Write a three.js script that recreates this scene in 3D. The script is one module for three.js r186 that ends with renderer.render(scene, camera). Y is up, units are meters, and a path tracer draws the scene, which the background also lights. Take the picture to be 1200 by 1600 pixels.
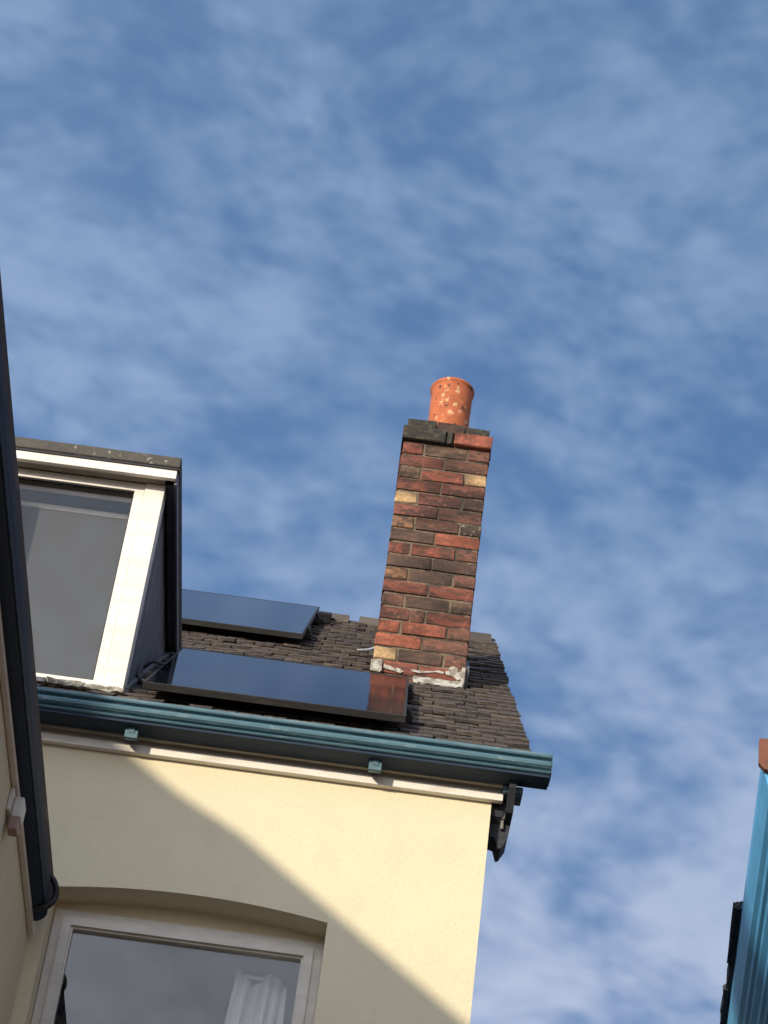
import * as THREE from 'three';
import { mergeGeometries, mergeVertices, toCreasedNormals } from 'three/addons/utils/BufferGeometryUtils.js';
import { RoundedBoxGeometry } from 'three/addons/geometries/RoundedBoxGeometry.js';

/* ---------- camera, sky, sun, exposure ---------- */
const scene = new THREE.Scene();
const camera = new THREE.PerspectiveCamera(23.79, 0.75, 0.1, 2000);
camera.position.set(-0.4406, 1.6, 8.3327);
camera.up.set(-0.12979, 0.79350, 0.59456);
camera.lookAt(-0.4406 - 0.13449, 1.6 + 5.98171, 8.3327 - 8.01256);

const SUN = new THREE.Vector3(-0.70, 0.28, 1.0).normalize();      // towards the sun
const sun = new THREE.DirectionalLight(new THREE.Color().setRGB(1.0, 0.885, 0.70), 4.08);
sun.position.copy(SUN).multiplyScalar(40).add(new THREE.Vector3(-1, 6, 0));
sun.target.position.set(-1, 6, 0);
sun.castShadow = true;
sun.shadow.radius = 1.6;
sun.shadow.mapSize.set(4096, 4096);
Object.assign(sun.shadow.camera, { left: -12, right: 12, top: 12, bottom: -12, near: 1, far: 90 });
scene.add(sun, sun.target);

const renderer = new THREE.WebGLRenderer({ antialias: true });
renderer.toneMapping = THREE.LinearToneMapping;
renderer.toneMappingExposure = 1.0;
renderer.shadowMap.enabled = true;

/* ---------- noise ---------- */
function rng(seed) { let a = seed >>> 0; return () => { a = (a + 0x6D2B79F5) | 0; let t = Math.imul(a ^ (a >>> 15), 1 | a); t = (t + Math.imul(t ^ (t >>> 7), 61 | t)) ^ t; return ((t ^ (t >>> 14)) >>> 0) / 4294967296; }; }
const RND = rng(20240611);
const jit = (a) => (RND() * 2 - 1) * a;
const HASH = new Float32Array(65536); { const r = rng(77); for (let i = 0; i < 65536; i++) HASH[i] = r(); }
const h2 = (x, y) => HASH[(Math.imul(x, 73856093) ^ Math.imul(y, 19349663)) & 65535];
function vn(x, y, px = 0, py = 0) {                       // value noise, periodic when px, py are given
  let x0 = Math.floor(x), y0 = Math.floor(y); const fx = x - x0, fy = y - y0;
  let x1 = x0 + 1, y1 = y0 + 1;
  if (px) { x0 = ((x0 % px) + px) % px; x1 = ((x1 % px) + px) % px; y0 = ((y0 % py) + py) % py; y1 = ((y1 % py) + py) % py; }
  const u = fx * fx * fx * (fx * (fx * 6 - 15) + 10), v = fy * fy * fy * (fy * (fy * 6 - 15) + 10);
  const a = h2(x0, y0), b = h2(x1, y0), c = h2(x0, y1), d = h2(x1, y1);
  return a + (b - a) * u + (c - a) * v + (a - b - c + d) * u * v;
}
function fbm(x, y, oct, gain = 0.5, p = 0, q = 0) {
  let s = 0, a = 1, n = 0, f = 1;
  for (let i = 0; i < oct; i++) { s += a * vn(x * f + i * 17.3 * (p ? 0 : 1), y * f + i * 9.1 * (p ? 0 : 1), p * f, q * f); n += a; a *= gain; f *= 2; }
  return s / n;
}
const h3 = (x, y, z) => HASH[(Math.imul(x, 73856093) ^ Math.imul(y, 19349663) ^ Math.imul(z, 83492791)) & 65535];
function vn3(x, y, z) {
  const X = Math.floor(x), Y = Math.floor(y), Z = Math.floor(z); let u = x - X, v = y - Y, w = z - Z;
  u = u * u * u * (u * (u * 6 - 15) + 10); v = v * v * v * (v * (v * 6 - 15) + 10); w = w * w * w * (w * (w * 6 - 15) + 10);
  const L = (a, b, t) => a + (b - a) * t;
  return L(L(L(h3(X, Y, Z), h3(X + 1, Y, Z), u), L(h3(X, Y + 1, Z), h3(X + 1, Y + 1, Z), u), v), L(L(h3(X, Y, Z + 1), h3(X + 1, Y, Z + 1), u), L(h3(X, Y + 1, Z + 1), h3(X + 1, Y + 1, Z + 1), u), v), w);
}
function fbm3(x, y, z, oct, gain) { let s = 0, a = 1, n = 0, f = 1; for (let i = 0; i < oct; i++) { s += a * vn3(x * f + i * 7.7, y * f + i * 3.1, z * f + i * 5.3); n += a; a *= gain; f *= 2.03; } return s / n; }
const sst = (a, b, x) => { const t = Math.min(1, Math.max(0, (x - a) / (b - a))); return t * t * (3 - 2 * t); };
const mix = (a, b, t) => a + (b - a) * t;

/* ---------- sky: blue air with thin broken cloud, computed for every direction ---------- */
{
  const W = 4096, H = 2048, data = new Float32Array(W * H * 4);
  const ramp = (stops, e) => { for (let i = 1; i < stops.length; i++) if (e <= stops[i][0]) { const A = stops[i - 1], B = stops[i], t = (e - A[0]) / (B[0] - A[0]); return [1, 2, 3].map((k) => mix(A[k], B[k], t)); } return stops[stops.length - 1].slice(1); };
  const AIR = [[0, 0.30, 0.36, 0.46], [10, 0.19, 0.29, 0.48], [22, 0.094, 0.215, 0.455], [35, 0.068, 0.176, 0.400], [50, 0.056, 0.150, 0.345], [90, 0.040, 0.108, 0.275]];
  const CLOUD = [[0, 0.50, 0.52, 0.57], [12, 0.50, 0.54, 0.64], [24, 0.460, 0.530, 0.700], [29, 0.365, 0.455, 0.640], [37, 0.225, 0.338, 0.545], [50, 0.170, 0.280, 0.470], [90, 0.17, 0.27, 0.46]];
  for (let j = 0; j < H; j++) {
    const lat = ((j + 0.5) / H - 0.5) * Math.PI, y = Math.sin(lat), cl = Math.cos(lat), e = Math.max(0, lat * 180 / Math.PI);
    const air = ramp(AIR, e), cloud = ramp(CLOUD, e), stretch = 2.2 + 1.4 * Math.pow(1 - Math.max(0, y), 4);
    for (let i = 0; i < W; i++) {
      const k = (j * W + i) * 4;
      if (y < -0.02) { data[k] = 0.16; data[k + 1] = 0.15; data[k + 2] = 0.14; data[k + 3] = 1; continue; }
      const az = ((i + 0.5) / W - 0.5) * 2 * Math.PI, x = Math.cos(az) * cl, z = Math.sin(az) * cl;
      // fields of small puffs in loose diagonal bands, flatter towards the horizon
      const X = x, Y = (y + 0.07 * x) * stretch, Z = z;
      const w1 = vn3(X * 9 + 3, Y * 9, Z * 9) - 0.5, w2 = vn3(X * 9, Y * 9 + 7, Z * 9 + 2) - 0.5;
      const big = fbm3(X * 5.5 + 1.7, Y * 5.5 + 2.2, Z * 5.5, 3, 0.55);
      const mid = fbm3(X * 20 + w1 * 1.3, Y * 20 + w2 * 1.3, Z * 20 + 4, 4, 0.62);
      const puff = fbm3(X * 60 + w2 * 1.6 + 9, Y * 60 + w1 * 1.6, Z * 60, 3, 0.6);
      let d = (mid - 0.5) * 1.75 + (big - 0.5) * 1.05 + (puff - 0.5) * 0.95 + 0.40 + 0.36 * sst(36, 26, e);
      d = sst(-0.30, 1.22, d);
      const g = Math.acos(Math.min(1, Math.max(-1, x * SUN.x + y * SUN.y + z * SUN.z))) * 180 / Math.PI;
      const glow = 2.6 * Math.exp(-g / 8) + 2.0 * Math.exp(-g / 30), lit = 1 + 1.5 * Math.exp(-g / 36);
      data[k] = mix(air[0], cloud[0] * lit, d) + glow * 1.0;
      data[k + 1] = mix(air[1], cloud[1] * lit, d) + glow * 0.96;
      data[k + 2] = mix(air[2], cloud[2] * lit, d) + glow * 0.91;
      data[k + 3] = 1;
    }
  }
  const t = new THREE.DataTexture(data, W, H, THREE.RGBAFormat, THREE.FloatType);
  t.mapping = THREE.EquirectangularReflectionMapping; t.magFilter = t.minFilter = THREE.LinearFilter; t.needsUpdate = true;
  scene.background = t; scene.environment = t;
}

/* ---------- textures and materials ---------- */
function tex(w, h, fn, srgb, mx = 1, my = 1) {            // fn(u, v) -> [r, g, b] 0..1; mx, my = metres covered
  const d = new Uint8Array(w * h * 4);
  for (let j = 0; j < h; j++) for (let i = 0; i < w; i++) { const c = fn((i + 0.5) / w, (j + 0.5) / h, i, j), k = (j * w + i) * 4; for (let q = 0; q < 3; q++) d[k + q] = Math.max(0, Math.min(255, (c.length ? c[q] : c) * 255)); d[k + 3] = 255; }
  const t = new THREE.DataTexture(d, w, h, THREE.RGBAFormat);
  t.wrapS = t.wrapT = THREE.RepeatWrapping; t.magFilter = THREE.LinearFilter; t.minFilter = THREE.LinearMipmapLinearFilter; t.generateMipmaps = true;
  t.repeat.set(1 / mx, 1 / my); if (srgb) t.colorSpace = THREE.SRGBColorSpace; t.needsUpdate = true; return t;
}
const toS = (c) => c.map((v) => (v <= 0.0031308 ? v * 12.92 : 1.055 * Math.pow(v, 1 / 2.4) - 0.055));
const lerp3 = (a, b, t) => [mix(a[0], b[0], t), mix(a[1], b[1], t), mix(a[2], b[2], t)];
const scl = (c, s) => c.map((v) => v * s);
const M = {};
const std = (o) => new THREE.MeshStandardMaterial(o);

// cream masonry paint on float-finished render
{
  const S = 512, grain = (u, v) => 0.5 * fbm(u * 70, v * 70, 3, 0.6, 70, 70) + 0.32 * fbm(u * 22 + 2 * vn(u * 9, v * 9, 9, 9), v * 40, 3, 0.5, 22, 40) + 0.18 * vn(u * 8, v * 8, 8, 8);
  const map = tex(S, S, (u, v) => { const n = fbm(u * 5, v * 5, 5, 0.55, 5, 5), g = grain(u, v), st = sst(0.62, 0.8, fbm(u * 11, v * 4, 4, 0.5, 11, 4)); return toS(lerp3(scl([0.742, 0.662, 0.458], 0.93 + 0.10 * n + 0.05 * (g - 0.5)), [0.62, 0.53, 0.36], 0.16 * st)); }, true, 1.3, 1.3);
  const bump = tex(S, S, grain, false, 0.62, 0.62);
  M.render = std({ map, bumpMap: bump, bumpScale: 0.0024, roughness: 0.92 });
}
function painted(base, dirt, amt, seed, rough = 0.55, bs = 0.0006, su = 3, sv = 14) {
  const map = tex(256, 256, (u, v) => {
    const a = fbm(u * su + seed * 3.1, v * sv, 5, 0.55), b = fbm(u * 18 + seed, v * 18, 4, 0.6), f = sst(0.50, 0.75, a * 0.6 + b * 0.4);
    return toS(scl(lerp3(base, dirt, amt * f), 0.86 + 0.28 * fbm(u * 9 + seed, v * 9, 4)));
  }, true, 0.9, 0.35);
  const bump = tex(128, 128, (u, v) => fbm(u * 10 + seed, v * 30, 4, 0.6), false, 0.3, 0.12);
  return std({ map, bumpMap: bump, bumpScale: bs, roughness: rough });
}
M.teal = painted([0.075, 0.160, 0.200], [0.22, 0.29, 0.315], 0.85, 1, 0.55);
M.navy = painted([0.009, 0.026, 0.054], [0.022, 0.036, 0.055], 0.7, 3, 0.75);  // teal eaves as seen in shade: the darkness is put into the colour
M.navyWorn = painted([0.018, 0.022, 0.028], [0.055, 0.052, 0.047], 0.9, 4, 0.9);
M.skyBlue = painted([0.095, 0.40, 0.74], [0.15, 0.48, 0.78], 0.6, 5, 0.45, 0.0006, 2, 20);
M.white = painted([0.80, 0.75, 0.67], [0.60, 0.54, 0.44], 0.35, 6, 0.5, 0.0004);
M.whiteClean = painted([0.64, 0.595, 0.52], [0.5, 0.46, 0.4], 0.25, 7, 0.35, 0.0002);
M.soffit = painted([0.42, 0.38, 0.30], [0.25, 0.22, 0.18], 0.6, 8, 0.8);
M.rust = painted([0.20, 0.075, 0.045], [0.12, 0.06, 0.045], 0.7, 9, 0.85);
M.lead = painted([0.145, 0.15, 0.168], [0.26, 0.26, 0.275], 0.8, 10, 0.62, 0.0008, 16, 2);
M.black = painted([0.012, 0.012, 0.014], [0.022, 0.022, 0.022], 0.6, 11, 0.5);
M.barge = painted([0.018, 0.020, 0.028], [0.05, 0.05, 0.05], 0.5, 12, 0.7);
M.bargeGrey = painted([0.22, 0.22, 0.19], [0.12, 0.12, 0.10], 0.8, 13, 0.85);
M.felt = (() => {                                          // mineral felt with lichen flecks
  const map = tex(512, 256, (u, v) => { const n = fbm(u * 60, v * 30, 3, 0.6, 60, 30), l = sst(0.70, 0.80, fbm(u * 26, v * 13, 3, 0.6, 26, 13)), b = fbm(u * 6, v * 4, 4, 0.5, 6, 4); return toS(lerp3(scl([0.085, 0.078, 0.068], 0.55 + 0.5 * n + 0.4 * b), [0.36, 0.34, 0.28], l * 0.7)); }, true, 0.8, 0.4);
  return std({ map, bumpMap: map, bumpScale: 0.002, roughness: 0.95 });
})();
M.mortar = (() => { const map = tex(256, 256, (u, v) => { const n = fbm(u * 24, v * 24, 4, 0.6, 24, 24), s = sst(0.45, 0.7, fbm(u * 4, v * 4, 4, 0.5, 4, 4)); return toS(lerp3(scl([0.19, 0.145, 0.10], 0.45 + 0.9 * n), [0.035, 0.030, 0.026], s * 0.8)); }, true, 0.4, 0.4); return std({ map, bumpMap: map, bumpScale: 0.004, roughness: 1 }); })();
M.cement = (() => { const map = tex(256, 256, (u, v) => { const n = fbm(u * 20, v * 20, 4, 0.6, 20, 20), s = sst(0.46, 0.62, fbm(u * 7, v * 7, 5, 0.6, 7, 7)); return toS(lerp3(scl([0.47, 0.45, 0.39], 0.7 + 0.45 * n), [0.17, 0.135, 0.10], s * 0.75)); }, true, 0.2, 0.2); return std({ map, bumpMap: map, bumpScale: 0.004, roughness: 0.95 }); })();
M.sootCement = (() => { const map = tex(256, 256, (u, v) => { const n = fbm(u * 20, v * 20, 4, 0.6, 20, 20), s = sst(0.6, 0.75, fbm(u * 6, v * 6, 4, 0.55, 6, 6)), g = sst(0.62, 0.72, fbm(u * 9 + 3, v * 9, 3, 0.5)); return toS(lerp3(lerp3(scl([0.038, 0.035, 0.030], 0.6 + 0.8 * n), [0.11, 0.08, 0.06], s * 0.8), [0.13, 0.12, 0.06], g * 0.6)); }, true, 0.3, 0.3); return std({ map, bumpMap: map, bumpScale: 0.006, roughness: 1 }); })();
M.sootBrick = (() => { const map = tex(128, 64, (u, v) => { const n = fbm(u * 9, v * 5, 4, 0.6), s = sst(0.5, 0.7, fbm(u * 4 + 7, v * 3, 4, 0.55)), g = sst(0.60, 0.72, fbm(u * 5 + 3, v * 4, 3, 0.5)); return toS(lerp3(lerp3(scl([0.036, 0.032, 0.027], 0.6 + 0.8 * n), [0.085, 0.062, 0.048], s * 0.7), [0.10, 0.095, 0.055], g * 0.6)); }, true); return std({ map, bumpMap: map, bumpScale: 0.004, roughness: 1 }); })();
M.terracotta = (() => {
  const map = tex(512, 256, (u, v) => {
    const n = fbm(u * 14, v * 9, 5, 0.55, 14, 9), f = sst(0.685, 0.73, fbm(u * 26 + 4, v * 12, 4, 0.6, 26, 12) * (0.66 + 0.46 * sst(0.35, 0.65, vn(u * 7 + 1.3, v * 3 + 0.4, 7, 3)))), k = sst(0.77, 0.81, fbm(u * 30 + 9, v * 16 + 3, 2, 0.5, 30, 16));
    let c = scl([0.45, 0.125, 0.048], 0.66 + 0.58 * n); c = lerp3(c, [0.62, 0.40, 0.21], f * 0.8); return toS(lerp3(c, [0.04, 0.025, 0.02], k * 0.85));
  }, true); return std({ map, bumpMap: map, bumpScale: 0.0015, roughness: 0.85 });
})();
// slate variants: brown grey, lichened, slightly different tones
M.slate = []; for (let k = 0; k < 6; k++) {
  const base = [[0.074, 0.056, 0.045], [0.058, 0.045, 0.038], [0.090, 0.068, 0.053], [0.066, 0.051, 0.046], [0.050, 0.040, 0.036], [0.102, 0.078, 0.060]][k];
  const map = tex(128, 128, (u, v) => { const n = fbm(u * 6 + k * 7, v * 10, 5, 0.6), l = sst(0.60, 0.75, fbm(u * 7 + k * 3, v * 7 + k, 4, 0.55)); return toS(lerp3(scl(base, 0.55 + 0.9 * n), [0.20, 0.165, 0.11], l * 0.40)); }, true);
  M.slate.push(std({ map, bumpMap: map, bumpScale: 0.003, roughness: 0.9 }));
}
// brick variants
const BR = { red: [0.205, 0.064, 0.041], bright: [0.265, 0.080, 0.046], brown: [0.140, 0.062, 0.042], dark: [0.098, 0.055, 0.039], greybrown: [0.135, 0.080, 0.053], tan: [0.215, 0.110, 0.062], cream: [0.47, 0.30, 0.15], patchy: [0.095, 0.068, 0.050], rust: [0.170, 0.060, 0.041] };
M.brick = {}; {
  let s = 0; for (const k in BR) {
    M.brick[k] = []; for (let v = 0; v < 2; v++) {
      s++; const q = s, base = BR[k];
      const map = tex(128, 64, (u, w) => {
        const n = fbm(u * 8 + q * 5, w * 4 + q, 5, 0.6), soot = sst(0.44, 0.66, fbm(u * 3.2 + q * 2.7, w * 2.6 + q * 1.3, 5, 0.6)), pale = sst(0.64, 0.74, fbm(u * 7 + q * 1.9, w * 4 + q * 3.3, 4, 0.6)), fl = vn(u * 60 + q, w * 30);
        let c = scl(base, 0.55 + 0.75 * n + 0.25 * fl);
        c = lerp3(c, [0.052, 0.037, 0.030], soot * (k === 'cream' ? 0.25 : k === 'bright' ? 0.42 : 0.72));
        c = lerp3(c, k === 'patchy' ? [0.55, 0.46, 0.34] : k === 'cream' ? [0.68, 0.50, 0.27] : [base[0] * 1.7, base[1] * 1.8, base[2] * 1.8], pale * (k === 'patchy' ? 0.95 : 0.6));
        return toS(c);
      }, true);
      M.brick[k].push(std({ map, bumpMap: map, bumpScale: 0.004, roughness: 0.95, vertexColors: true }));
    }
  }
}
M.wallBrick = painted([0.13, 0.055, 0.04], [0.07, 0.045, 0.035], 0.8, 15, 0.95);
M.glass = new THREE.MeshPhysicalMaterial({ color: 0xffffff, transmission: 1, thickness: 0, roughness: 0.015, ior: 1.5 });
M.doubleGlass = new THREE.MeshPhysicalMaterial({ color: 0xffffff, transmission: 1, thickness: 0, roughness: 0.012, ior: 1.56 });
M.pv = new THREE.MeshPhysicalMaterial({ color: new THREE.Color().setRGB(0.006, 0.007, 0.011), roughness: 0.07, ior: 1.26, specularIntensity: 0.5 });
M.pvFrame = painted([0.022, 0.021, 0.020], [0.05, 0.045, 0.04], 0.6, 14, 0.55, 0.0003);
M.metal = std({ color: new THREE.Color().setRGB(0.30, 0.30, 0.30), metalness: 0.8, roughness: 0.5 });
M.plaster = std({ color: new THREE.Color().setRGB(0.62, 0.60, 0.56), roughness: 0.9 });
M.cloth = new THREE.MeshPhysicalMaterial({ color: new THREE.Color().setRGB(0.80, 0.79, 0.76), roughness: 1, transmission: 0.35, thickness: 0 });
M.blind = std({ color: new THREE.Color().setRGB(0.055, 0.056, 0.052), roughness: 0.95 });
M.whitePlastic = std({ color: new THREE.Color().setRGB(0.70, 0.67, 0.60), roughness: 0.45 });
M.pinkPlastic = std({ color: new THREE.Color().setRGB(0.34, 0.22, 0.19), roughness: 0.5 });
M.cable = std({ color: new THREE.Color().setRGB(0.012, 0.012, 0.013), roughness: 0.5 });
M.greyCable = std({ color: new THREE.Color().setRGB(0.10, 0.09, 0.08), roughness: 0.6 });
M.ground = (() => { const map = tex(512, 512, (u, v) => { const n = fbm(u * 40, v * 40, 4, 0.6, 40, 40), b = fbm(u * 5, v * 5, 4, 0.5, 5, 5); return toS(scl([0.19, 0.175, 0.155], 0.55 + 0.5 * n + 0.4 * b)); }, true, 6, 6); return std({ map, roughness: 0.95 }); })();

/* ---------- helpers ---------- */
function uvm(g) {                                          // box-mapped uv in metres
  const n = g.index ? g.toNonIndexed() : g; if (!n.attributes.normal) n.computeVertexNormals();
  const p = n.attributes.position, q = n.attributes.normal, uv = new Float32Array(p.count * 2);
  for (let i = 0; i < p.count; i += 3) {
    const ax = Math.abs(q.getX(i) + q.getX(i + 1) + q.getX(i + 2)), ay = Math.abs(q.getY(i) + q.getY(i + 1) + q.getY(i + 2)), az = Math.abs(q.getZ(i) + q.getZ(i + 1) + q.getZ(i + 2));
    for (let k = i; k < i + 3; k++) {
      const x = p.getX(k), y = p.getY(k), z = p.getZ(k);
      const [u, v] = ax >= ay && ax >= az ? [z, y] : ay >= az ? [x, z] : [x, y];
      uv[k * 2] = u; uv[k * 2 + 1] = v;
    }
  }
  n.setAttribute('uv', new THREE.BufferAttribute(uv, 2)); return n;
}
const taken = {};
function numbered(n) { const k = taken[n] = (taken[n] ?? -1) + 1; return k ? n + '_' + String(k).padStart(3, '0') : n; }
function mesh(name, geo, mat, parent = scene) { const m = new THREE.Mesh(geo, mat); m.name = parent === scene ? numbered(name) : name; m.castShadow = m.receiveShadow = true; parent.add(m); return m; }
function part(name, geos, mat, parent) { const gs = (Array.isArray(geos) ? geos : [geos]).map(uvm).map((g) => { for (const k of Object.keys(g.attributes)) if (!['position', 'normal', 'uv'].includes(k)) g.deleteAttribute(k); return g; }); return mesh(name, gs.length > 1 ? mergeGeometries(gs) : gs[0], mat, parent); }
function group(name, parent = scene, pos = [0, 0, 0]) { const g = new THREE.Group(); g.name = parent === scene ? numbered(name) : name; g.position.set(...pos); parent.add(g); return g; }
function tag(o, label, category, grp) { o.userData.label = label; o.userData.category = category; if (grp) o.userData.group = grp; return o; }
const bx = (x0, x1, y0, y1, z0, z1, r = 0.003) => { const w = x1 - x0, h = y1 - y0, d = z1 - z0; const g = r > 0 ? new RoundedBoxGeometry(w, h, d, 1, Math.min(r, w * 0.4, h * 0.4, d * 0.4)) : new THREE.BoxGeometry(w, h, d); return g.translate((x0 + x1) / 2, (y0 + y1) / 2, (z0 + z1) / 2); };
const shp = (pts) => new THREE.Shape(pts.map(([a, b]) => new THREE.Vector2(a, b)));
// profile given as [z, y], swept along x from x0 to x1
function alongX(pts, x0, x1) { const g = new THREE.ExtrudeGeometry(shp(pts.map(([z, y]) => [-z, y])), { depth: x1 - x0, bevelEnabled: false }); g.rotateY(Math.PI / 2); g.translate(x0, 0, 0); return g; }
// profile given as [x, y], swept along z from z0 to z1
function alongZ(pts, z0, z1, holes = []) { const s = shp(pts); for (const h of holes) s.holes.push(h); const g = new THREE.ExtrudeGeometry(s, { depth: z1 - z0, bevelEnabled: false, curveSegments: 24 }); g.translate(0, 0, z0); return g; }
function frameZ(x0, x1, y0, y1, t, z0, z1) { const h = new THREE.Path([[x0 + t, y0 + t], [x1 - t, y0 + t], [x1 - t, y1 - t], [x0 + t, y1 - t]].map(([a, b]) => new THREE.Vector2(a, b))); return alongZ([[x0, y0], [x1, y0], [x1, y1], [x0, y1]], z0, z1, [h]); }
const tube = (pts, r, seg = 32) => new THREE.TubeGeometry(new THREE.CatmullRomCurve3(pts.map((p) => new THREE.Vector3(...p))), seg, r, 7, false);

/* ---------- ground ---------- */
{
  const g = new THREE.PlaneGeometry(600, 600).rotateX(-Math.PI / 2);
  const m = part('ground', g, M.ground, scene); m.userData.kind = 'structure';
}

/* ---------- the cream house ---------- */
const TP = 0.8023, RP = Math.atan(TP);                     // roof pitch
const roofY = (z) => 6.631 + (0.13 - z) * TP;
const ZR = -3.94, YR = roofY(ZR);                          // ridge
const house = group('cream_house'); tag(house, 'cream rendered house with slate roof, brick chimney and white dormer window', 'house');
{
  // front wall with the arched window opening
  const arch = new THREE.Path(); const xl = -1.62, xr = -0.575, ys = 5.857, ya = 5.899, half = (xr - xl) / 2, sag = ya - ys, R = (half * half + sag * sag) / (2 * sag), cx = (xl + xr) / 2, cy = ya - R, a0 = Math.asin(half / R);
  arch.moveTo(xl, 4.45); arch.lineTo(xr, 4.45); arch.lineTo(xr, ys); for (let i = 1; i <= 24; i++) { const a = a0 - 2 * a0 * i / 24; arch.lineTo(cx + R * Math.sin(a), cy + R * Math.cos(a)); } arch.closePath();
  const fw = alongZ([[-6.6, -0.2], [0, -0.2], [0, 6.522], [-6.6, 6.522]], -0.3, 0, [arch]);
  mesh('front_wall', uvm(fw), M.render, house);
  const gy = (z) => roofY(z) - 0.17;
  for (const [n, x0] of [['gable_wall', -0.3], ['gable_wall', -6.6]]) {
    const pts = [[-0.303, -0.2], [-7.9, -0.2], [-7.9, gy(-0.303)], [ZR, gy(ZR)], [-0.303, gy(-0.303)]];
    part(n, alongX(pts, x0, x0 + 0.3), M.render, house);
  }
  part('back_wall', bx(-6.297, -0.303, -0.2, gy(-0.303), -7.9, -7.6, 0), M.render, house);
  part('ceiling', bx(-6.29, -0.305, 6.14, 6.2, -7.59, -0.305, 0), M.plaster, house);
  part('partition_wall', bx(-6.29, -0.305, 3.2, 6.13, -3.4, -3.3, 0), M.plaster, house);
  // infill board over the window, set back behind the arch
  part('window_head_board', bx(xl - 0.1, xr + 0.1, 5.833, 5.99, -0.22, -0.145, 0), M.render, house);
}
// roof decks and slates
const roof = group('roof', house);
{
  const t = 0.05, n = [Math.sin(RP), Math.cos(RP)];
  part('roof_deck', alongX([[0.10, roofY(0.10) - 0.03], [ZR, YR - 0.03], [ZR, YR - 0.03 - t], [0.10, roofY(0.10) - 0.03 - t]], -6.62, 0.10), M.felt, roof);
  part('verge_bedding', alongX([[0.10, roofY(0.10) - 0.008], [ZR, YR - 0.008], [ZR, YR - 0.06], [0.10, roofY(0.10) - 0.06]], 0.1005, 0.122), M.sootCement, roof);
  const back = part('back_slope', alongX([[ZR - 0.004, YR - 0.03], [-8.05, roofY(0.17) - 0.03], [-8.05, roofY(0.17) - 0.09], [ZR - 0.004, YR - 0.09]], -6.62, 0.13), M.slate[1], roof);
  // slates: each one a thin wedge lying on the one below; variants with chipped or ragged tails
  const variants = [];
  for (let k = 0; k < 7; k++) {
    const w = 0.097, L = 0.25, th = 0.008 + 0.0015 * (k % 4), g = new THREE.BoxGeometry(w, th, L, 4, 1, 1), p = g.attributes.position;
    const r = rng(500 + k), cut = [0, 1, 2, 3, 4].map(() => (r() - 0.5) * 0.006); if (k === 3) cut[0] -= 0.022; if (k === 5) { cut[4] -= 0.020; cut[3] -= 0.008; }
    for (let i = 0; i < p.count; i++) if (p.getZ(i) > 0) { const c = Math.round((p.getX(i) / w + 0.5) * 4); p.setZ(i, p.getZ(i) + cut[c]); p.setY(i, p.getY(i) + (r() - 0.5) * 0.002); }
    g.translate(0, th / 2, -L / 2); g.computeVertexNormals(); variants.push(g.toNonIndexed());
    variants[k].computeVertexNormals();
  }
  const gauge = 0.1555, rows = 34, rest = [], wd = 0.0985;
  const m4 = new THREE.Matrix4(), qt = new THREE.Quaternion(), eu = new THREE.Euler();
  for (let r = 0; r <= rows; r++) {
    const sl = r * gauge, z = 0.135 - sl * Math.cos(RP), y = roofY(z);
    if (z < ZR + 0.05) break;
    const off = (r % 2) * wd / 2;
    const verge = 0.132 + jit(0.005) - (r === 16 ? 0.015 : 0);
    for (let c = 0; c < 68; c++) {
      const wj = 1 + jit(0.05), x = verge - wd / 2 + (r % 2 ? 0 : -0.0) - c * wd - (c ? off * 0 : 0) + (c ? (r % 2 ? -wd * 0.42 : 0) : (r % 2 ? -wd * 0.21 : 0)) + (c ? jit(0.004) : 0);
      if (x < -6.55) break;
      const inChimney = x > -0.56 && x < -0.11 && z < -1.56 && z > -2.02; if (inChimney) continue;
      const inDormer = x > -2.26 && x < -1.56 && y > roofY(-0.12) && y < 7.6; if (inDormer) continue;
      const wide = (c === 0 && r % 2 ? 1.42 : 1) * wj * 0.985;
      eu.set(RP - 0.058 + jit(0.006), c ? jit(0.010) : 0, jit(0.006), 'XYZ'); qt.setFromEuler(eu);
      m4.compose(new THREE.Vector3(x, y + 0.005 + jit(0.0015), z + jit(0.006)), qt, new THREE.Vector3(wide, 0.9 + RND() * 0.4, 1));
      const vi = Math.floor(RND() * 7), mi = [0, 0, 1, 1, 2, 3, 3, 4, 5][Math.floor(RND() * 9)];
      const seen = (x > -0.42 && !(x < -0.13 && z < -1.62)) || (x > -1.44 && z < -0.98 && z > -2.15) || (x > -1.02 && z <= -2.15) || (x > -1.75 && x < -1.38 && z > -0.5);
      if (seen) { const s = mesh('slate', variants[vi], M.slate[mi], roof); s.applyMatrix4(m4); } else rest.push(variants[vi].clone().applyMatrix4(m4));
    }
  }
  const rs = mesh('hidden_slates', mergeGeometries(rest), M.slate[3], roof); rs.userData.kind = 'stuff';
  // ridge: a run of stone ridge tiles with lichen
  for (let i = 0; i < 9; i++) {
    const x1 = 0.135 - i * 0.44 + jit(0.006), x0 = x1 - 0.428, d = 0.155, h = 0.018;
    const pr = [[ZR + d, YR - d * TP + 0.022], [ZR, YR + 0.05], [ZR - d, YR - d * TP + 0.022], [ZR - d, YR - d * TP], [ZR, YR + 0.022], [ZR + d, YR - d * TP - 0.004]];
    const g = alongX(pr, x0, x1); const rm = part('ridge_tile', g, M.slate[[0, 5, 2][i % 3]], roof); rm.position.y = jit(0.006); rm.rotation.z = jit(0.006);
  }
}

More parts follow.
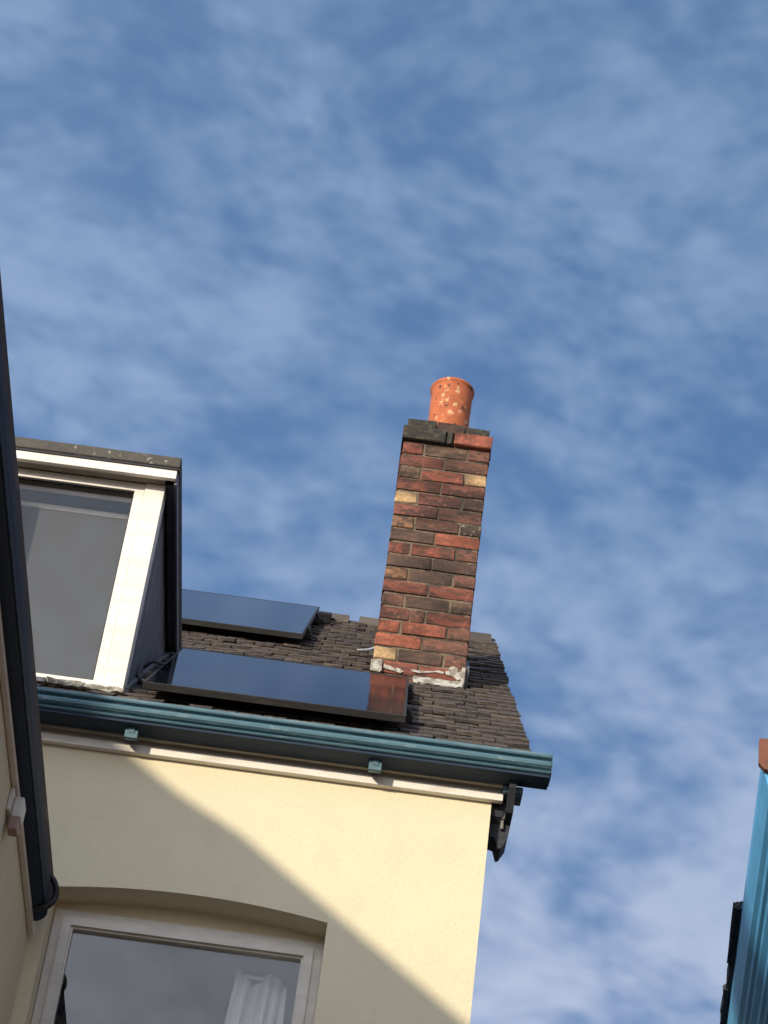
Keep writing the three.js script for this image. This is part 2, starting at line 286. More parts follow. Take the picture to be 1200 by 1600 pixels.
// eaves: gutter, soffit, trim, brackets
{
  const G = [[0.052, 6.628], [0.052, 6.548], [0.112, 6.542], [0.146, 6.541], [0.157, 6.544], [0.161, 6.549], [0.157, 6.554], [0.146, 6.556], [0.147, 6.561], [0.160, 6.564], [0.170, 6.571], [0.173, 6.580], [0.169, 6.590], [0.152, 6.597], [0.153, 6.602], [0.170, 6.606], [0.173, 6.611], [0.173, 6.622], [0.165, 6.624], [0.150, 6.612], [0.142, 6.575], [0.118, 6.555], [0.062, 6.558], [0.062, 6.628]];
  const gut = part('gutter', alongX(G, -2.45, 0.209), M.teal, house);
  part('gutter_end', alongX([[0.052, 6.628], [0.052, 6.545], [0.118, 6.539], [0.159, 6.545], [0.172, 6.580], [0.173, 6.622]], 0.2105, 0.2135), M.teal, house);
  part('eaves_board', bx(-2.45, 0.2085, 6.529, 6.5405, 0.052, 0.148, 0.002), M.navy, house);  // added board: shade under the gutter put into its colour
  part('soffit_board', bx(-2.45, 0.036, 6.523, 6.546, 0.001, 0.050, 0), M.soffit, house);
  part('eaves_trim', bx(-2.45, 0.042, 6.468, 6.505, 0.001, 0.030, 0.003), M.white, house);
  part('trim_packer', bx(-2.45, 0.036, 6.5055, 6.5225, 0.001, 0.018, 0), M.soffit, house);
  for (const x of [-1.44, -0.474]) {
    part('gutter_bracket', [alongX([[0.060, 6.528], [0.060, 6.500], [0.098, 6.486], [0.106, 6.488], [0.110, 6.528]], x - 0.025, x + 0.025), alongX([[0.1105, 6.5285], [0.1075, 6.508], [0.1105, 6.507], [0.115, 6.528]], x - 0.012, x + 0.012)], M.teal, house);
  }
  // eaves return and the foot of the bargeboard on the gable side
  part('eaves_return', [bx(0.037, 0.116, 6.500, 6.529, -0.05, 0.05, 0.003), bx(0.004, 0.088, 6.50, 6.60, -0.30, -0.175, 0)], M.teal, house);
  part('bargeboard_foot', alongZ([[0.006, 6.57], [0.088, 6.585], [0.088, 6.44], [0.078, 6.350], [0.056, 6.308], [0.044, 6.304], [0.030, 6.350], [0.006, 6.356]], -0.17, -0.06), M.barge, house);
  const off = (z, d) => roofY(z) - 0.05 - d;
  const bb = [[0.10, off(0.10, 0.0)], [0.09, 6.50], [0.03, 6.42], [-0.06, 6.42], [-0.18, 6.42], [-0.22, 6.46], [-0.34, 6.58], [ZR, off(ZR, 0.27)], [ZR, off(ZR, 0)]];
  part('bargeboard', alongX(bb, 0.058, 0.086), M.barge, house);
  const bi = [[0.0, 6.53], [-0.03, 6.43], [-0.13, 6.37], [-0.24, 6.46], [ZR, off(ZR, 0.24)], [ZR, off(ZR, 0.05)]];
  part('verge_soffit', alongX(bi, 0.002, 0.05), M.barge, house);
  part('verge_bracket', [bx(0.044, 0.064, 6.425, 6.565, -0.056, -0.035, 0.003), bx(0.046, 0.058, 6.385, 6.425, -0.056, -0.042, 0.003), bx(0.020, 0.044, 6.498, 6.515, -0.056, -0.04, 0.002)], M.bargeGrey, house);
}

// lower window
{
  const w = group('window', house);
  const x0 = -1.617, x1 = -0.578, y1 = 5.832, y0 = 4.47;
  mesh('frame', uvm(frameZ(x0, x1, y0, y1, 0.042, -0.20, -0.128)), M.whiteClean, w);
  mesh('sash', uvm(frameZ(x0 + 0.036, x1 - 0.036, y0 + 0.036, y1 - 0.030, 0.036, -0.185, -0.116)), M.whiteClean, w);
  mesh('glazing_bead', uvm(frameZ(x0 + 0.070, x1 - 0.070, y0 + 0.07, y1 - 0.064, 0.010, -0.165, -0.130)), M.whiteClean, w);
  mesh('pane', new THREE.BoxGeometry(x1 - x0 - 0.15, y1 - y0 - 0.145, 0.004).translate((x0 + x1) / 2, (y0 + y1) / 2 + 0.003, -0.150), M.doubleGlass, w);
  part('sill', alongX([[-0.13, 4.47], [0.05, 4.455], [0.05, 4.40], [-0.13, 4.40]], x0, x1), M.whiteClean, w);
}

// chimney stack
{
  const st = group('chimney_stack', house);
  const X0 = -0.559, X1 = -0.107, ZF = -1.545, D = 0.602, C = 0.080, YT = 9.45, bh = 0.069, jg = 0.010;
  const brickGeo = (w, h, d, seed) => {                   // a worn brick: bevelled and a little out of true
    const r = rng(seed), g = mergeVertices(new RoundedBoxGeometry(w, h, d, 1, 0.006).deleteAttribute('uv').deleteAttribute('normal'), 1e-4), p = g.attributes.position;
    for (let i = 0; i < p.count; i++) p.setXYZ(i, p.getX(i) + (r() - 0.5) * 0.006, p.getY(i) + (r() - 0.5) * 0.005, p.getZ(i) + (r() - 0.5) * 0.005);
    const n = g.toNonIndexed(); n.computeVertexNormals(); const f = toCreasedNormals(n, 0.7);
    const q = f.attributes.position, nn = f.attributes.normal, uv = new Float32Array(q.count * 2);
    for (let i = 0; i < q.count; i++) { const ax = Math.abs(nn.getX(i)), az = Math.abs(nn.getZ(i)); const a = ax > az ? q.getZ(i) / d : q.getX(i) / w, b = Math.abs(nn.getY(i)) > 0.8 ? q.getZ(i) / d : q.getY(i) / h; uv[i * 2] = a + 0.5; uv[i * 2 + 1] = b + 0.5; }
    f.setAttribute('uv', new THREE.BufferAttribute(uv, 2)); return f;
  };
  const cache = {}; const bg = (w, h, d, v) => cache[[w.toFixed(3), h.toFixed(3), d.toFixed(3), v]] ??= brickGeo(w, h, d, 900 + Object.keys(cache).length);
  // soot stains that run across several bricks
  const stain = (geo, cx, cy, cz) => { const g = geo.clone(), p = g.attributes.position, c = new Float32Array(p.count * 3); for (let i = 0; i < p.count; i++) { const x = p.getX(i) + cx, y = p.getY(i) + cy, z = p.getZ(i) + cz, n = fbm3(x * 7 + 3, y * 9, z * 7, 3, 0.6), t = sst(0.42, 0.62, n), k = 1.12 - 0.62 * t; c.set([k, k * (1 + 0.04 * t), k * (1 + 0.06 * t)], i * 3); } g.setAttribute('color', new THREE.BufferAttribute(c, 3)); return g; };
  const lay = (x0, x1, y, z0, z1, kind, h = bh) => {
    const b = mesh('brick', stain(bg(x1 - x0, h, z1 - z0, Math.floor(RND() * 3)), (x0 + x1) / 2, y + h / 2, (z0 + z1) / 2), M.brick[kind][Math.floor(RND() * 2)], st);
    b.position.set((x0 + x1) / 2 + jit(0.002), y + h / 2 + jit(0.0015), (z0 + z1) / 2 + jit(0.003)); b.rotation.set(0, jit(0.008), jit(0.008)); return b;
  };
  const any = ['red', 'brown', 'dark', 'rust', 'brown', 'greybrown', 'dark', 'red'];
  const F = [
    ['red', 'greybrown', 'brown'], ['rust', 'brown'], ['greybrown', 'red', 'cream'], ['red', 'rust'], ['cream', 'rust', 'dark'], ['rust', 'brown'],
    ['tan', 'brown', 'patchy'], ['dark', 'bright'], ['red', 'red', 'brown'], ['dark', 'dark'], ['tan', 'dark', 'brown'], ['red', 'red'],
    ['brown', 'dark', 'greybrown'], ['rust', 'brown', 'red'], ['bright', 'bright', 'brown'], ['bright', 'brown'], ['cream', 'dark', 'brown'], ['red', 'red'],
    ['red', 'rust', 'brown'], ['red', 'rust'], ['brown', 'red', 'brown']];
  const hw = 0.108, sw = 0.221, zb = ZF - D;
  const zm = ZF - D / 2, side2 = (y, k) => { for (const [a, b] of [[X0, X0 + hw], [X1 - hw, X1]]) { lay(a, b, y, zb + hw + jg, zm - jg / 2, k()); lay(a, b, y, zm + jg / 2, ZF - hw - jg, k()); } };
  F.forEach((row, i) => {
    const y = YT - C * (i + 1) + 0.004, k = () => any[Math.floor(RND() * any.length)];
    if (row.length === 2) {                               // two stretchers
      lay(X0, X0 + sw, y, ZF - hw, ZF, row[0]); lay(X1 - sw, X1, y, ZF - hw, ZF, row[1]);
      lay(X0, X0 + sw, y, zb, zb + hw, k()); lay(X1 - sw, X1, y, zb, zb + hw, k());
      side2(y, k);
    } else if (i === 13) {                                // an odd course: cut brick, closer, stretcher
      lay(X0, X0 + 0.142, y, ZF - hw, ZF, row[0]); lay(X0 + 0.152, X0 + 0.221, y, ZF - hw, ZF, row[1]); lay(X1 - sw, X1, y, ZF - hw, ZF, row[2]);
      lay(X0, X0 + sw, y, zb, zb + hw, k()); lay(X1 - sw, X1, y, zb, zb + hw, k());
      side2(y, k);
    } else {                                              // header, stretcher, header
      lay(X0, X0 + hw, y, ZF - sw, ZF, row[0]); lay(X0 + hw + jg, X1 - hw - jg, y, ZF - hw, ZF, row[1]); lay(X1 - hw, X1, y, ZF - sw, ZF, row[2]);
      lay(X0, X0 + hw, y, zb, zb + sw, k()); lay(X0 + hw + jg, X1 - hw - jg, y, zb, zb + hw, k()); lay(X1 - hw, X1, y, zb, zb + sw, k());
      lay(X0, X0 + hw, y, zb + sw + jg, ZF - sw - jg, k()); lay(X1 - hw, X1, y, zb + sw + jg, ZF - sw - jg, k());
    }
  });
  part('mortar_core', bx(X0 + 0.007, X1 - 0.007, 7.7, YT + 0.01, zb + 0.007, ZF - 0.007, 0), M.mortar, st);
  // corbelled cap
  const yc = YT + 0.004, ZO = ZF + 0.024, xo0 = X0 - 0.008, xo1 = X1 + 0.008, zo = zb - 0.024;
  const capPiece = (x0, x1, y0, y1, z0, z1, mat) => { const g = brickGeo(x1 - x0, y1 - y0, z1 - z0, 1500 + st.children.length); const b = mesh('cap_brick', stain(g, (x0 + x1) / 2, (y0 + y1) / 2, (z0 + z1) / 2), mat, st); b.position.set((x0 + x1) / 2, (y0 + y1) / 2, (z0 + z1) / 2); return b; };
  capPiece(xo0, xo0 + 0.225, yc, yc + 0.085, ZO - 0.12, ZO, M.sootBrick);
  capPiece(xo0 + 0.232, xo0 + 0.262, yc, yc + 0.078, ZO - 0.12, ZO - 0.004, M.sootBrick);
  capPiece(xo0 + 0.270, xo1, yc, yc + 0.078, ZO - 0.12, ZO, M.brick.bright[1]);
  capPiece(xo0, xo0 + 0.11, yc, yc + 0.08, zo + 0.12, ZO - 0.125, M.brick.dark[0]); capPiece(xo1 - 0.11, xo1, yc, yc + 0.08, zo + 0.12, ZO - 0.125, M.brick.dark[1]);
  capPiece(xo0, xo0 + 0.23, yc, yc + 0.08, zo, zo + 0.115, M.brick.brown[0]); capPiece(xo0 + 0.24, xo1, yc, yc + 0.08, zo, zo + 0.115, M.brick.dark[0]);
  // second cap course, set back
  const y2 = yc + 0.078, z2 = ZF + 0.006, xa = X0 + 0.012, xb = X1 - 0.014;
  capPiece(xa, xa + 0.15, y2, y2 + 0.068, z2 - 0.20, z2, M.sootBrick); capPiece(xa + 0.155, xa + 0.30, y2, y2 + 0.062, z2 - 0.20, z2 + 0.004, M.brick.dark[1]); capPiece(xa + 0.305, xb, y2, y2 + 0.056, z2 - 0.20, z2, M.sootBrick);
  part('mortar_core', bx(xa + 0.01, xb - 0.01, yc + 0.005, y2 + 0.05, zb + 0.01, z2 - 0.02, 0), M.sootCement, st);
  { // flaunching: lumpy mortar bedding round the pot
    const g = new THREE.CylinderGeometry(0.135, 0.215, 0.085, 26, 3), p = g.attributes.position, r = rng(61);
    for (let i = 0; i < p.count; i++) { const a = Math.atan2(p.getZ(i), p.getX(i)), q = 1 + 0.10 * (fbm(Math.cos(a) * 2.4 + 5, Math.sin(a) * 2.4 + p.getY(i) * 20 + 5, 3) - 0.5); p.setXYZ(i, p.getX(i) * q, p.getY(i) + (p.getY(i) > 0.04 ? (fbm(Math.cos(a) * 5, Math.sin(a) * 5, 2) - 0.5) * 0.05 : 0), p.getZ(i) * q); }
    g.translate(-0.335, y2 + 0.085, -1.77); g.computeVertexNormals(); part('flaunching', g, M.sootCement, st);
  }
  { // pot: tapered terracotta with a thin rolled rim and an open bore
    const y0 = y2 + 0.06, yT = 10.012;
    const pts = [[0.100, y0], [0.1065, y0], [0.109, 9.80], [0.1115, yT - 0.035], [0.1125, yT - 0.022], [0.1185, yT - 0.018], [0.1195, yT - 0.007], [0.1155, yT], [0.106, yT], [0.102, yT - 0.01], [0.098, 9.80], [0.095, y0]].map(([a, b]) => new THREE.Vector2(a, b));
    const g = new THREE.LatheGeometry(pts, 72); { const q = g.attributes.position, uv = g.attributes.uv; for (let i = 0; i < q.count; i++) uv.setY(i, (q.getY(i) - y0) / 0.36); } g.translate(-0.335, 0, -1.77); mesh('chimney_pot', g, M.terracotta, st);
  }
  // pointing and flashings at the foot
  const slab = (name, pts, t, mat) => part(name, alongZ(pts, ZF - 0.004, ZF + t), mat, st);
  slab('flashing', [[-0.568, 8.068], [-0.566, 8.004], [-0.520, 8.001], [-0.512, 8.012], [-0.513, 8.070], [-0.520, 8.077]], 0.022, M.cement);
  slab('mortar_patch', [[-0.507, 8.064], [-0.505, 8.035], [-0.42, 8.018], [-0.405, 8.028], [-0.43, 8.045], [-0.455, 8.040], [-0.475, 8.052], [-0.49, 8.05]], 0.010, M.cement);
  slab('mortar_patch', [[-0.205, 8.062], [-0.20, 8.046], [-0.165, 8.038], [-0.140, 8.020], [-0.128, 8.030], [-0.124, 7.975], [-0.108, 7.965], [-0.108, 8.100], [-0.124, 8.098], [-0.128, 8.072], [-0.142, 8.068], [-0.146, 8.092], [-0.170, 8.098], [-0.188, 8.086], [-0.19, 8.068]], 0.007, M.cement);
  slab('mortar_patch', [[-0.372, 8.052], [-0.362, 8.038], [-0.325, 8.034], [-0.285, 8.043], [-0.25, 8.052], [-0.212, 8.047], [-0.21, 8.058], [-0.24, 8.064], [-0.262, 8.054], [-0.30, 8.050], [-0.338, 8.048]], 0.006, M.cement);
  const fl = new THREE.BoxGeometry(0.24, 0.010, 0.070, 14, 1, 4), fp = fl.attributes.position, fr = rng(71);
  for (let i = 0; i < fp.count; i++) fp.setXYZ(i, fp.getX(i) + (fr() - 0.5) * 0.006, fp.getY(i) + (fbm(fp.getX(i) * 18 + 4, fp.getZ(i) * 18 + 4, 3) - 0.5) * 0.018, fp.getZ(i) + (fr() - 0.5) * 0.012);
  fl.computeVertexNormals(); fl.rotateX(RP + 0.30); fl.translate(-0.235, 7.978, -1.520); part('flashing', fl, M.cement, st);
  const l2 = new THREE.BoxGeometry(0.016, 0.16, 0.36, 1, 3, 5); l2.rotateX(RP); l2.translate(X1 + 0.010, 8.155, -1.73); part('side_flashing', l2, M.lead, st);
}

// dormer window
{
  const d = group('dormer', house);
  const XL = -2.30, XR = -1.527, Z = -0.050, yb = 6.782, yt = 7.846;
  // posts, head, sill
  part('post', [bx(XR - 0.086, XR, yb - 0.004, yt, Z - 0.09, Z, 0.004)], M.white, d);
  part('post', [bx(XL, XL + 0.086, yb - 0.004, yt, Z - 0.09, Z, 0.004)], M.white, d);
  part('post_foot', bx(XR - 0.082, XR - 0.01, yb - 0.034, yb - 0.006, Z - 0.03, Z + 0.012, 0.008), M.white, d);
  mesh('window_frame', uvm(frameZ(XL + 0.088, XR - 0.088, yb + 0.006, yt - 0.002, 0.040, Z - 0.10, Z - 0.008)), M.white, d);
  mesh('glazing_bead', uvm(frameZ(XL + 0.127, XR - 0.127, yb + 0.045, yt - 0.041, 0.006, Z - 0.06, Z - 0.014)), M.black, d);
  mesh('pane', new THREE.BoxGeometry(XR - XL - 0.26, yt - yb - 0.095, 0.004).translate((XL + XR) / 2, (yb + yt) / 2 + 0.002, Z - 0.022), M.glass, d);
  part('sill', alongX([[Z + 0.035, yb - 0.030], [Z + 0.035, yb - 0.006], [Z - 0.08, yb + 0.004], [Z - 0.08, yb - 0.030]], XL, XR - 0.09), M.white, d);
  // cracked mortar bed under the sill
  const r = rng(88);
  for (let i = 0; i < 5; i++) { const x0 = XL + 0.02 + i * 0.155, g = brickWobble(0.148, 0.022, 0.06, 40 + i); g.translate(x0 + 0.07, yb - 0.048 + (r() - 0.5) * 0.008, Z + 0.075 + (r() - 0.5) * 0.02); part('mortar_bed', g, M.cement, d); }
  // flat roof: felt edge, white fascia, soffits
  const xo = -1.472, xl = -2.36, zo = 0.036, zk = 0.13 - (7.90 - 6.631) / TP - 0.05;
  const slope = part('flat_roof', bx(xl, xo, 7.888, 7.944, zk, zo, 0.008), M.felt, d);
  part('drip_strip', bx(xl + 0.004, xo - 0.003, 7.878, 7.8875, zk, zo - 0.006, 0), M.black, d);
  part('fascia', bx(xl + 0.008, xo - 0.010, 7.834, 7.8775, zo - 0.034, zo - 0.012, 0.003), M.white, d);
  part('head_moulding', alongX([[Z - 0.01, 7.850], [Z - 0.01, 7.8775], [zo - 0.036, 7.8775], [zo - 0.036, 7.866], [zo - 0.046, 7.856], [zo - 0.060, 7.853], [Z + 0.012, 7.860], [Z + 0.004, 7.850]], xl + 0.01, xo - 0.06), M.soffit, d);
  part('side_fascia', bx(xo - 0.016, xo - 0.004, 7.820, 7.8775, zk, zo - 0.036, 0.002), M.lead, d);
  part('side_soffit', bx(XR + 0.002, xo - 0.018, 7.846, 7.858, zk, Z - 0.002, 0), M.lead, d);
  // cheeks of upright lead-grey boards following the slope
  for (const [x, s] of [[XR - 0.012, 1], [XL + 0.012, -1]]) {
    const zEnd = 0.13 - (7.845 - 6.631) / TP; let z = Z - 0.092;
    while (z > zEnd + 0.02) {
      const w = 0.128, z1 = Math.max(z - w + 0.004, zEnd + 0.005), t = 0.012 + (Math.round(z * 100) % 3) * 0.0015;
      const lo = (q) => roofY(q) - 0.012;
      part('cheek_board', alongX([[z, lo(z)], [z, 7.845], [z1, 7.845], [z1, Math.min(lo(z1), 7.84)]], x - t / 2, x + t / 2), M.lead, d); z -= w;
    }
    const cf = alongX([[Z - 0.05, roofY(Z - 0.05) - 0.0], [Z - 0.05, roofY(Z - 0.05) + 0.03], [zEnd, roofY(zEnd) + 0.03], [zEnd, roofY(zEnd)]], x + (s > 0 ? 0.010 : -0.030), x + (s > 0 ? 0.030 : -0.010));
    part('cheek_flashing', cf, M.lead, d);
  }
}
function brickWobble(w, h, dd, seed) { const g = new THREE.BoxGeometry(w, h, dd, 6, 2, 2), p = g.attributes.position, r = rng(seed); const m = {}; for (let i = 0; i < p.count; i++) { const k = [p.getX(i), p.getY(i), p.getZ(i)].map((v) => v.toFixed(4)).join(); m[k] ??= [(r() - 0.5) * 0.014, (r() - 0.5) * 0.010, (r() - 0.5) * 0.012]; p.setXYZ(i, p.getX(i) + m[k][0], p.getY(i) + m[k][1], p.getZ(i) + m[k][2]); } const n = g.toNonIndexed(); n.computeVertexNormals(); return n; }

/* ---------- solar panels on the slates ---------- */
function solarPanel(xc, zLow, width, length, lift, label) {
  const s = group('solar_panel', scene, [xc, roofY(zLow) + lift, zLow]); s.rotation.x = RP;
  tag(s, label, 'solar panel', 'solar panels on the slate roof');
  // local frame: x across, -z up the slope, y away from the roof
  const w = width / 2, f = 0.011, t = 0.030;
  part('frame', [bx(-w, w, -t, 0, -f, 0, 0.002), bx(-w, w, -t, 0, -length, -length + f, 0.002), bx(-w, -w + f, -t, 0, -length + f, -f, 0.002), bx(w - f, w, -t, 0, -length + f, -f, 0.002)], M.pvFrame, s);
  mesh('glass', new THREE.BoxGeometry(width - 2 * f, 0.006, length - 2 * f).translate(0, -0.0045, -length / 2), M.pv, s);
  part('back_sheet', bx(-w + f, w - f, -0.014, -0.009, -length + f, -f, 0), M.black, s);
  const h = lift * Math.cos(RP);
  for (const q of [0.22, 0.78]) part('rail', bx(-w - 0.03, w + 0.03, -t - 0.032, -t, -length * q - 0.02, -length * q + 0.02, 0.002), M.pvFrame, s);
  for (const q of [0.22, 0.78]) for (const e of [-1, 1]) {
    part('clamp', bx(e > 0 ? w + 0.001 : -w - 0.022, e > 0 ? w + 0.022 : -w - 0.001, -t + 0.001, 0.004, -length * q - 0.018, -length * q + 0.018, 0.002), M.black, s);
    part('roof_hook', bx(e * (w - 0.1) - 0.015, e * (w - 0.1) + 0.015, -h + 0.006, -t - 0.032, -length * q - 0.015, -length * q + 0.015, 0.002), M.metal, s);
  }
  return s;
}
solarPanel(-0.905, 0.125, 1.055, 1.53, 0.105, 'black solar panel low on the roof, just above the gutter and beside the chimney foot');
solarPanel(-1.475, -2.24, 1.055, 1.96, 0.105, 'black solar panel high on the roof, behind the dormer and just below the ridge');
{
  const j = group('junction_box', scene, [-0.915, roofY(-3.55) + 0.085, -3.55]); j.rotation.x = RP; tag(j, 'small black box at the top right corner of the upper solar panel', 'junction box');
  part('box_body', bx(-0.02, 0.055, -0.05, 0.012, -0.04, 0.06, 0.006), M.black, j); part('gland', tube([[0.05, -0.02, 0.03], [0.075, -0.025, 0.03], [0.085, -0.045, 0.035]], 0.008, 10), M.cable, j);
}

/* ---------- curtain, blind, cables ---------- */
function curtain(xm0, width, seed, label, rail) {
  const c = group('net_curtain'); tag(c, label, 'curtain');
  const N = 60, V = 16, pos = [], idx = [];
  for (let v = 0; v <= V; v++) for (let i = 0; i <= N; i++) {
    const u = i / N, y = 5.73 - 1.2 * v / V, sp = 0.5 + 0.5 * Math.min(1, v / V * 3.0), xm = xm0 + (xm0 > -1 ? -0.05 : 0.01) * (v / V), wv = 0.022 * (0.5 + v / V);
    pos.push(xm + (u - 0.5) * width * (0.72 + 0.28 * sp) + 0.006 * Math.sin(u * 31 + v * 0.4), y - 0.03 * Math.sin(u * Math.PI) * 0 + 0.025 * Math.cos(u * 9) * (v === 0 ? 1 : 0.3), -0.30 + wv * Math.sin(u * 140 * width + seed + 0.5 * Math.sin(v * 0.5 + u * 7)) + 0.01 * Math.sin(u * 13));
  }
  for (let v = 0; v < V; v++) for (let i = 0; i < N; i++) { const a = v * (N + 1) + i; idx.push(a, a + N + 1, a + 1, a + 1, a + N + 1, a + N + 2); }
  const g = new THREE.BufferGeometry(); g.setAttribute('position', new THREE.Float32BufferAttribute(pos, 3)); g.setIndex(idx); g.computeVertexNormals();
  mesh('fabric', g, M.cloth, c); part('hook_tape', tube([[xm0 - width * 0.30, 5.735, -0.30], [xm0, 5.735, -0.30], [xm0 + width * 0.30, 5.735, -0.30]], 0.008, 8), M.whitePlastic, c);
}
curtain(-0.80, 0.24, 0, 'white curtain bunched behind the right side of the arched window');
{
  const b = group('roller_blind'); tag(b, 'plain grey roller blind drawn down inside the dormer window', 'blind');
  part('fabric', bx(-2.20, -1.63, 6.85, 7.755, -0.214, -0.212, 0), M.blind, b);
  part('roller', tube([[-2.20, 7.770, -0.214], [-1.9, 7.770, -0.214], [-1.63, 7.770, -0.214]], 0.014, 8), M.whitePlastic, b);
}
{
  const c = mesh('panel_cable', tube([[-1.40, 7.10, -0.30], [-1.47, 7.17, -0.40], [-1.52, 7.22, -0.53], [-1.525, 7.13, -0.43], [-1.505, 7.04, -0.33], [-1.47, 6.99, -0.29], [-1.44, 7.0, -0.30]], 0.006, 40), M.greyCable);
  tag(c, 'thin grey cable looping out from the lower panel beside the dormer post', 'cable');
  const f = group('cable_gland', scene, [-1.435, roofY(-0.325) + 0.01, -0.325]); tag(f, 'small white weatherproof fitting on the slates by the lower panel corner', 'cable fitting');
  part('cone', new THREE.LatheGeometry([[0.028, -0.01], [0.030, 0.004], [0.020, 0.020], [0.013, 0.038], [0.0, 0.042]].map(([a, b]) => new THREE.Vector2(a, b)), 20), M.whitePlastic, f);
  part('stem', tube([[0, -0.01, 0.012], [0.002, -0.05, 0.05], [0.001, -0.09, 0.10]], 0.005, 8), M.pinkPlastic, f);
  const s2 = group('roof_screw_cap', scene, [-1.495, roofY(-0.36) + 0.014, -0.36]); tag(s2, 'tiny white cap on the slates beside the foot of the dormer', 'screw cap');
  part('cap', new THREE.SphereGeometry(0.014, 14, 8), M.whitePlastic, s2); part('washer', new THREE.CylinderGeometry(0.018, 0.019, 0.006, 16).translate(0, -0.01, 0), M.metal, s2);
  const wp = [[-0.665, -2.40], [-0.63, -2.44], [-0.60, -2.50], [-0.575, -2.60], [-0.558, -2.72]].map(([x, z]) => [x, roofY(z) + 0.022, z]);
  tag(mesh('white_cable', tube(wp, 0.009, 30), M.whitePlastic), 'short white cable lying on the slates left of the chimney', 'cable');
}

/* ---------- side wing on the left ---------- */
{
  const w = group('side_wing', scene, [-1.675, 0, 0]); tag(w, 'shaded cream side wing with shade-darkened blue gutter running along the left edge', 'house wing');
  const g = (x) => x + 1.675, K = 0.703, ZV = 3.75;
  const top = (x) => 5.515 + 0.28 * ZV - 0.703 * (x + 0.70 * ZV);    // roof surface height
  const XK = -4.20;
  part('wall', bx(g(-1.975), 0, -0.2, 5.69, 0.003, ZV - 0.25, 0), M.render, w);
  part('gable_wall', alongZ([[g(-1.676), -0.2], [g(2 * XK + 1.68), -0.2], [g(2 * XK + 1.68), top(-1.68) - 0.16], [g(XK), top(XK) - 0.16], [g(-1.676), top(-1.676) - 0.16]], ZV - 0.247, ZV - 0.05), M.render, w);
  part('eaves_trim', bx(0.001, 0.022, 5.622, 5.664, 0.032, ZV - 0.05, 0.003), M.white, w);
  // gutter with fascia, shade put into its blue; profile in x, y
  const slim = (q) => q.map(([x, y]) => [x > 0.03 ? 0.03 + (x - 0.03) * 0.48 : x, y - 0.030]);
  const gp = [[0.012, 5.80], [0.012, 5.672], [0.045, 5.676], [0.082, 5.690], [0.098, 5.700], [0.104, 5.712], [0.098, 5.722], [0.108, 5.740], [0.112, 5.772], [0.104, 5.776], [0.094, 5.735], [0.075, 5.705], [0.022, 5.69], [0.022, 5.80]];
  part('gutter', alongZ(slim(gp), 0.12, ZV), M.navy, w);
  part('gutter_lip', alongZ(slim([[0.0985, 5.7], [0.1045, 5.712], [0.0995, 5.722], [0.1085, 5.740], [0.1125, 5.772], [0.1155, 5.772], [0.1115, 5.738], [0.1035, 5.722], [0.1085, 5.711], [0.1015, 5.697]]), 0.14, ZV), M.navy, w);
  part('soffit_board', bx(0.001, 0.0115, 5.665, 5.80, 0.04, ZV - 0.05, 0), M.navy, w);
  // roof: both slopes, running back into the main roof
  const rx = (x) => [g(x), top(x)], th = 0.06;
  part('roof_slope', alongZ([[g(-1.622), top(-1.622)], [g(XK + 0.62), top(XK + 0.62)], [g(XK + 0.36), top(XK + 0.36) - 0.045], [g(XK), top(XK) - 0.055], [g(XK), top(XK) - th - 0.06], [g(-1.622), top(-1.622) - th]], -1.05, ZV), M.slate[3], w);
  part('roof_slope', alongZ([[g(XK - 0.004), top(XK)], [g(2 * XK + 1.60), top(-1.60)], [g(2 * XK + 1.60), top(-1.60) - th], [g(XK - 0.004), top(XK) - th]], -1.05, ZV), M.slate[3], w);
  for (let i = 0; i < 11; i++) part('ridge_tile', alongZ([[g(XK - 0.17), top(XK) - 0.10], [g(XK - 0.045), top(XK) + 0.04], [g(XK + 0.045), top(XK) + 0.04], [g(XK + 0.17), top(XK) - 0.10]], ZV - 0.445 * (i + 1) + 0.008, ZV - 0.445 * i + (i ? 0 : 0.01)), M.slate[1], w);
  part('bargeboard', alongZ([[g(-1.62), top(-1.62) - 0.062], [g(XK + 0.6), top(XK + 0.6) - 0.063], [g(XK), top(XK) - 0.125], [g(2 * XK + 1.65), top(-1.65) - 0.065], [g(2 * XK + 1.65), top(-1.65) - 0.24], [g(XK), top(XK) - 0.24], [g(-1.62), top(-1.62) - 0.20]], ZV - 0.04, ZV - 0.012), M.teal, w);
}
{
  const c = mesh('gutter_cable', tube([[-1.64, 5.775, 0.26], [-1.605, 5.765, 0.25], [-1.583, 5.735, 0.24], [-1.578, 5.70, 0.23], [-1.592, 5.665, 0.23], [-1.62, 5.645, 0.23], [-1.648, 5.645, 0.23]], 0.012, 40), M.cable);
  tag(c, 'thick black cable looping round the far end of the shade-darkened blue gutter', 'cable');
  const f = group('wall_light', scene, [-1.675, 5.56, 1.08]); tag(f, 'small cream wall fitting with pinkish cap under the eaves of the side wing', 'wall light');
  part('back_plate', bx(0.001, 0.014, -0.03, 0.055, -0.09, 0.07, 0.003), M.whitePlastic, f); part('housing', bx(0.0145, 0.050, -0.035, 0.045, -0.05, 0.035, 0.008), M.whitePlastic, f); part('lens_cap', bx(0.012, 0.046, -0.085, -0.037, -0.02, 0.04, 0.008), M.pinkPlastic, f);
}

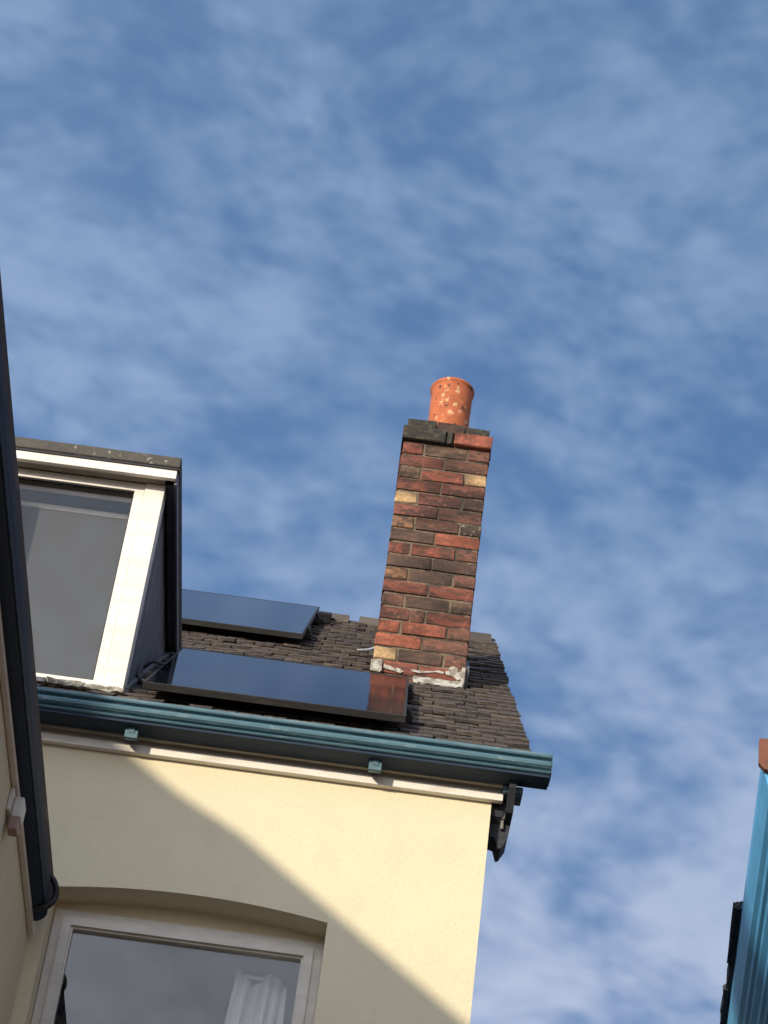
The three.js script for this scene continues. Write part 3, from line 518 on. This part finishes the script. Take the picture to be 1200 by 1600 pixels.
/* ---------- unseen house added beyond the yard so that its stack shades the far end of the blue eaves ---------- */
{
  const f = group('added_shade_house', scene, [-4.2, 0, 6.52]); tag(f, 'unseen brick house added beyond the yard so its chimney shades the blue eaves', 'house');
  part('wall', bx(-5, 0, -0.2, 6.2, -0.05, 6, 0), M.wallBrick, f);
  part('roof', alongX([[-0.2, 6.203], [6.2, 6.203], [3.0, 8.0]], -5.1, 0.1), M.slate[1], f);
  part('chimney_stack', bx(-0.36, -0.02, 6.1, 9.3, 0.50, 0.74, 0.01), M.wallBrick, f);  // stack placed only for the shadow it casts on the neighbouring eaves
}

/* ---------- neighbouring house on the right, only its eaves in view ---------- */
{
  const n = group('neighbouring_house', scene, [0.945, -0.25, 0.72]); n.rotation.y = -0.122; tag(n, 'neighbouring house at the right edge with bright blue eaves board', 'house');
  // local frame: eaves line along -z, house to +x
  const zE = -7;
  const P = [[-0.004, 6.60], [-0.004, 6.70], [0.16, 6.70], [0.16, 6.33], [0.118, 6.34], [0.110, 6.36], [0.096, 6.37], [0.090, 6.395], [0.068, 6.42], [0.062, 6.44], [0.048, 6.45], [0.040, 6.475], [0.022, 6.495], [0.010, 6.54]];
  part('eaves_board', alongZ(P, zE, 0), M.skyBlue, n);
  part('eaves_end', [alongZ([[-0.022, 6.60], [-0.022, 6.705], [0.17, 6.705], [0.17, 6.53], [0.0, 6.575]], 0.004, 0.03)], M.rust, n);
  part('soffit', bx(0.165, 0.42, 6.34, 6.36, zE, -0.35, 0), M.skyBlue, n);
  part('wall', bx(0.42, 0.7, -0.2, 6.5, zE, -0.02, 0), M.wallBrick, n);
  part('sky_blocker_wall', bx(2.3, 2.6, -0.2, 6.4, 0.6, 8.5, 0), M.wallBrick, n); part('sky_blocker_roof', alongZ([[2.2, 6.45], [4.6, 8.2], [4.6, 8.1], [2.2, 6.38]], 0.5, 8.6), M.slate[1], n);  // unseen wing, added to keep sky light off the side wing wall
  part('end_wall', bx(0.705, 5.2, -0.2, 6.5, -0.30, -0.02, 0), M.wallBrick, n);
  part('roof_slope', alongZ([[0.02, 6.705], [4.0, 9.5], [4.0, 9.44], [0.07, 6.703]], zE, 0.0), M.slate[1], n);
  part('roof_slope', alongZ([[4.004, 9.5], [8.0, 6.705], [7.95, 6.703], [4.004, 9.44]], zE, 0.0), M.slate[1], n);
  for (let i = 0; i < 24; i++) { const z = -1.28 - i * 0.25, g = brickWobble(0.05, 0.03, 0.24, 300 + i); g.translate(-0.012 + (i % 3) * 0.004, 6.716, z - 0.12); part('slate', g, M.barge, n); }
}
renderer.render(scene, camera);
